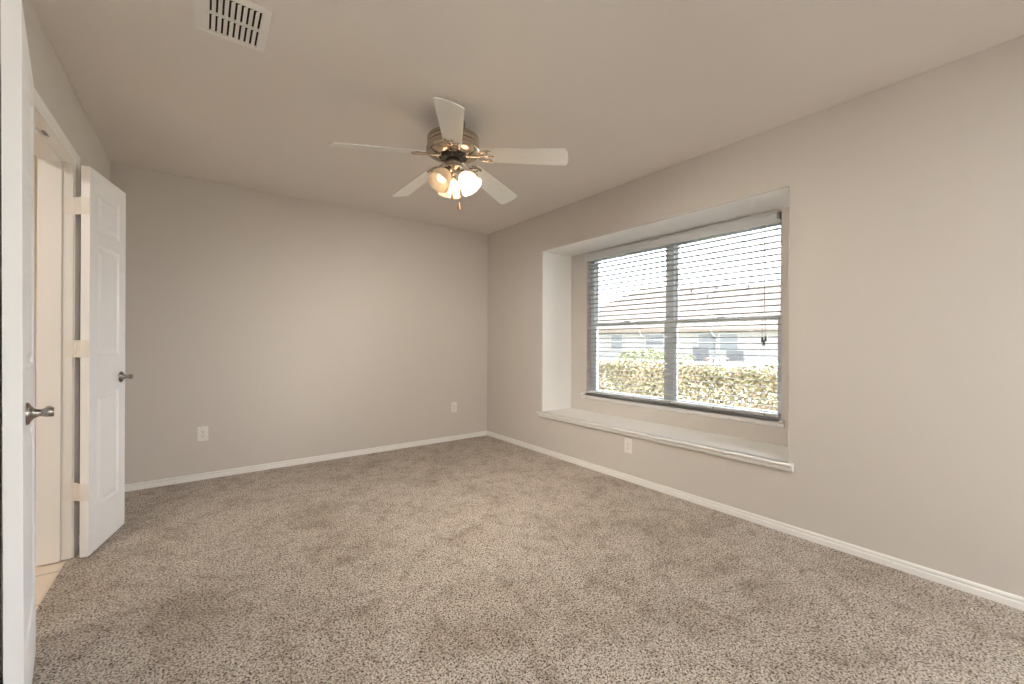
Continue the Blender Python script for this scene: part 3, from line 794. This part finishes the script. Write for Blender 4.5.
# local +x = (-.607,.794) ; local +y = (-.794,-.607) = towards the room
EZ = 2.20 - GZ
XA_, XB_ = -26.0, 11.0
mb = MB()
mb.box(XA_, XB_, -9.0, 0.0, 0, EZ); mb.build('wall', M['siding'], ho)
mb = MB(); mb.box(7.6, 10.9, 0.002, 0.06, 0.6, EZ - 0.2); mb.build('brick_panel', M['brick'], ho)
RZt = 6.15 - GZ
t = bmesh.new(); ov = 0.55
c = [t.verts.new(p) for p in ((XA_ - ov, ov, EZ), (XB_ + ov, ov, EZ), (XB_ + ov, -9 - ov, EZ), (XA_ - ov, -9 - ov, EZ))]
rg = [t.verts.new((XA_ + 5, -4.5, RZt)), t.verts.new((XB_ - 7.6, -4.5, RZt))]
t.faces.new((c[0], c[1], rg[1], rg[0])); t.faces.new((c[1], c[2], rg[1])); t.faces.new((c[2], c[3], rg[0], rg[1])); t.faces.new((c[3], c[0], rg[0])); t.faces.new(c)
bmesh.ops.recalc_face_normals(t, faces=t.faces); mb = MB(); mb.add(t); rf = mb.build('roof', M['roof'], ho)
for x_, f_ in ((-0.6, 0.86), (-2.7, 0.93), (-5.2, 0.95), (-1.8, 0.72)):
    mb = MB(); yy = ov + (-4.5 - ov) * f_; zz = EZ + (RZt - EZ) * f_
    mb.lathe([(0.06, -0.1), (0.06, 0.16), (0.12, 0.17), (0.12, 0.21), (0, 0.25)], 14, T(x_, yy, zz)); mb.build('roof_vent', M['patio_dark'], rf)
mb = MB(); mb.box(XA_ - ov, XB_ + ov, ov, ov + 0.05, EZ - 0.22, EZ + 0.04); mb.build('fascia', M['fascia'], ho)
for x_ in (3.9, -1.4):
    mb = MB(); mb.tube([(x_, ov + 0.08, EZ - 0.05), (x_ - 0.1, ov, EZ - 0.35), (x_ - 0.5, 0.08, EZ - 0.75), (x_ - 0.5, 0.08, 0.1)], 0.07, 8)
    mb.build('downspout', M['gutter'], ho)
for x0, x1, z0, z1 in ((5.2, 6.1, 0.75, 1.95), (2.0, 3.4, 1.1, 1.95), (-2.0, -0.6, 0.7, 1.98), (-3.4, -2.15, 0.7, 1.98), (-8.2, -6.9, 0.9, 1.95), (-12, -10, 0.3, 1.95)):
    mb = MB()
    mb.box(x0 - 0.08, x0, 0.002, 0.07, z0 - 0.08, z1 + 0.08); mb.box(x1, x1 + 0.08, 0.002, 0.07, z0 - 0.08, z1 + 0.08)
    mb.box(x0, x1, 0.002, 0.07, z0 - 0.08, z0); mb.box(x0, x1, 0.002, 0.07, z1, z1 + 0.08); mb.box(x0, x1, 0.002, 0.05, (z0 + z1) / 2 - 0.03, (z0 + z1) / 2 + 0.03)
    f_ = mb.build('window', M['gutter'], ho)
    mb = MB(); mb.box(x0, x1, 0.004, 0.02, z0, z1); mb.build('pane', M['house_glass'], f_)

def patio_chair(x, y, rz, label, back=1.02, wide=0.66):
    o = empty('patio_chair', (x, y, GZ), rz); tag(o, label, 'chair', 'patio chairs across the yard')
    hw = wide / 2
    mb = MB(); mb.box(-hw, hw, -0.28, 0.30, 0.36, 0.41, 0.01); mb.build('seat', M['patio_dark'], o)
    mb = MB(); mb.box(-hw, hw, -0.02, 0.03, 0, back - 0.38, 0.01, T(0, 0.28, 0.40) @ RX(R(-16))); mb.build('backrest', M['patio_dark'], o)
    for sx in (-1, 1):
        for yy in (-0.26, 0.28):
            mb = MB(); mb.tube([(sx * (hw - 0.02), yy, 0), (sx * (hw - 0.02), yy * 0.95, 0.37)], 0.016, 8); mb.build('leg', M['patio_dark'], o)
        mb = MB(); mb.tube([(sx * hw, -0.26, 0.37), (sx * hw, -0.27, 0.60), (sx * hw, 0.32, 0.62)], 0.016, 8); mb.build('armrest', M['patio_dark'], o)
    return o
patio_chair(19.45, 10.55, R(-48), 'tall dark reclining patio chair across the yard, nearer the mullion', 1.12, 0.74)
patio_chair(20.35, 9.45, R(-64), 'lower dark patio chair across the yard, right of the red table', 0.92, 0.74)
o = empty('patio_table', (18.9, 9.6, GZ)); tag(o, 'faded red wooden patio table between the two dark chairs', 'table')
mb = MB()
for k in range(7): mb.box(-0.38, 0.38, -0.38 + k * 0.11, -0.28 + k * 0.11, 0.56, 0.60, 0.004)
mb.build('table_top', M['patio_red'], o)
for sx in (-1, 1):
    for sy in (-1, 1):
        mb = MB(); mb.box(sx * 0.33 - 0.03, sx * 0.33 + 0.03, sy * 0.31 - 0.03, sy * 0.31 + 0.03, 0, 0.56, 0.004); mb.build('leg', M['patio_red'], o)
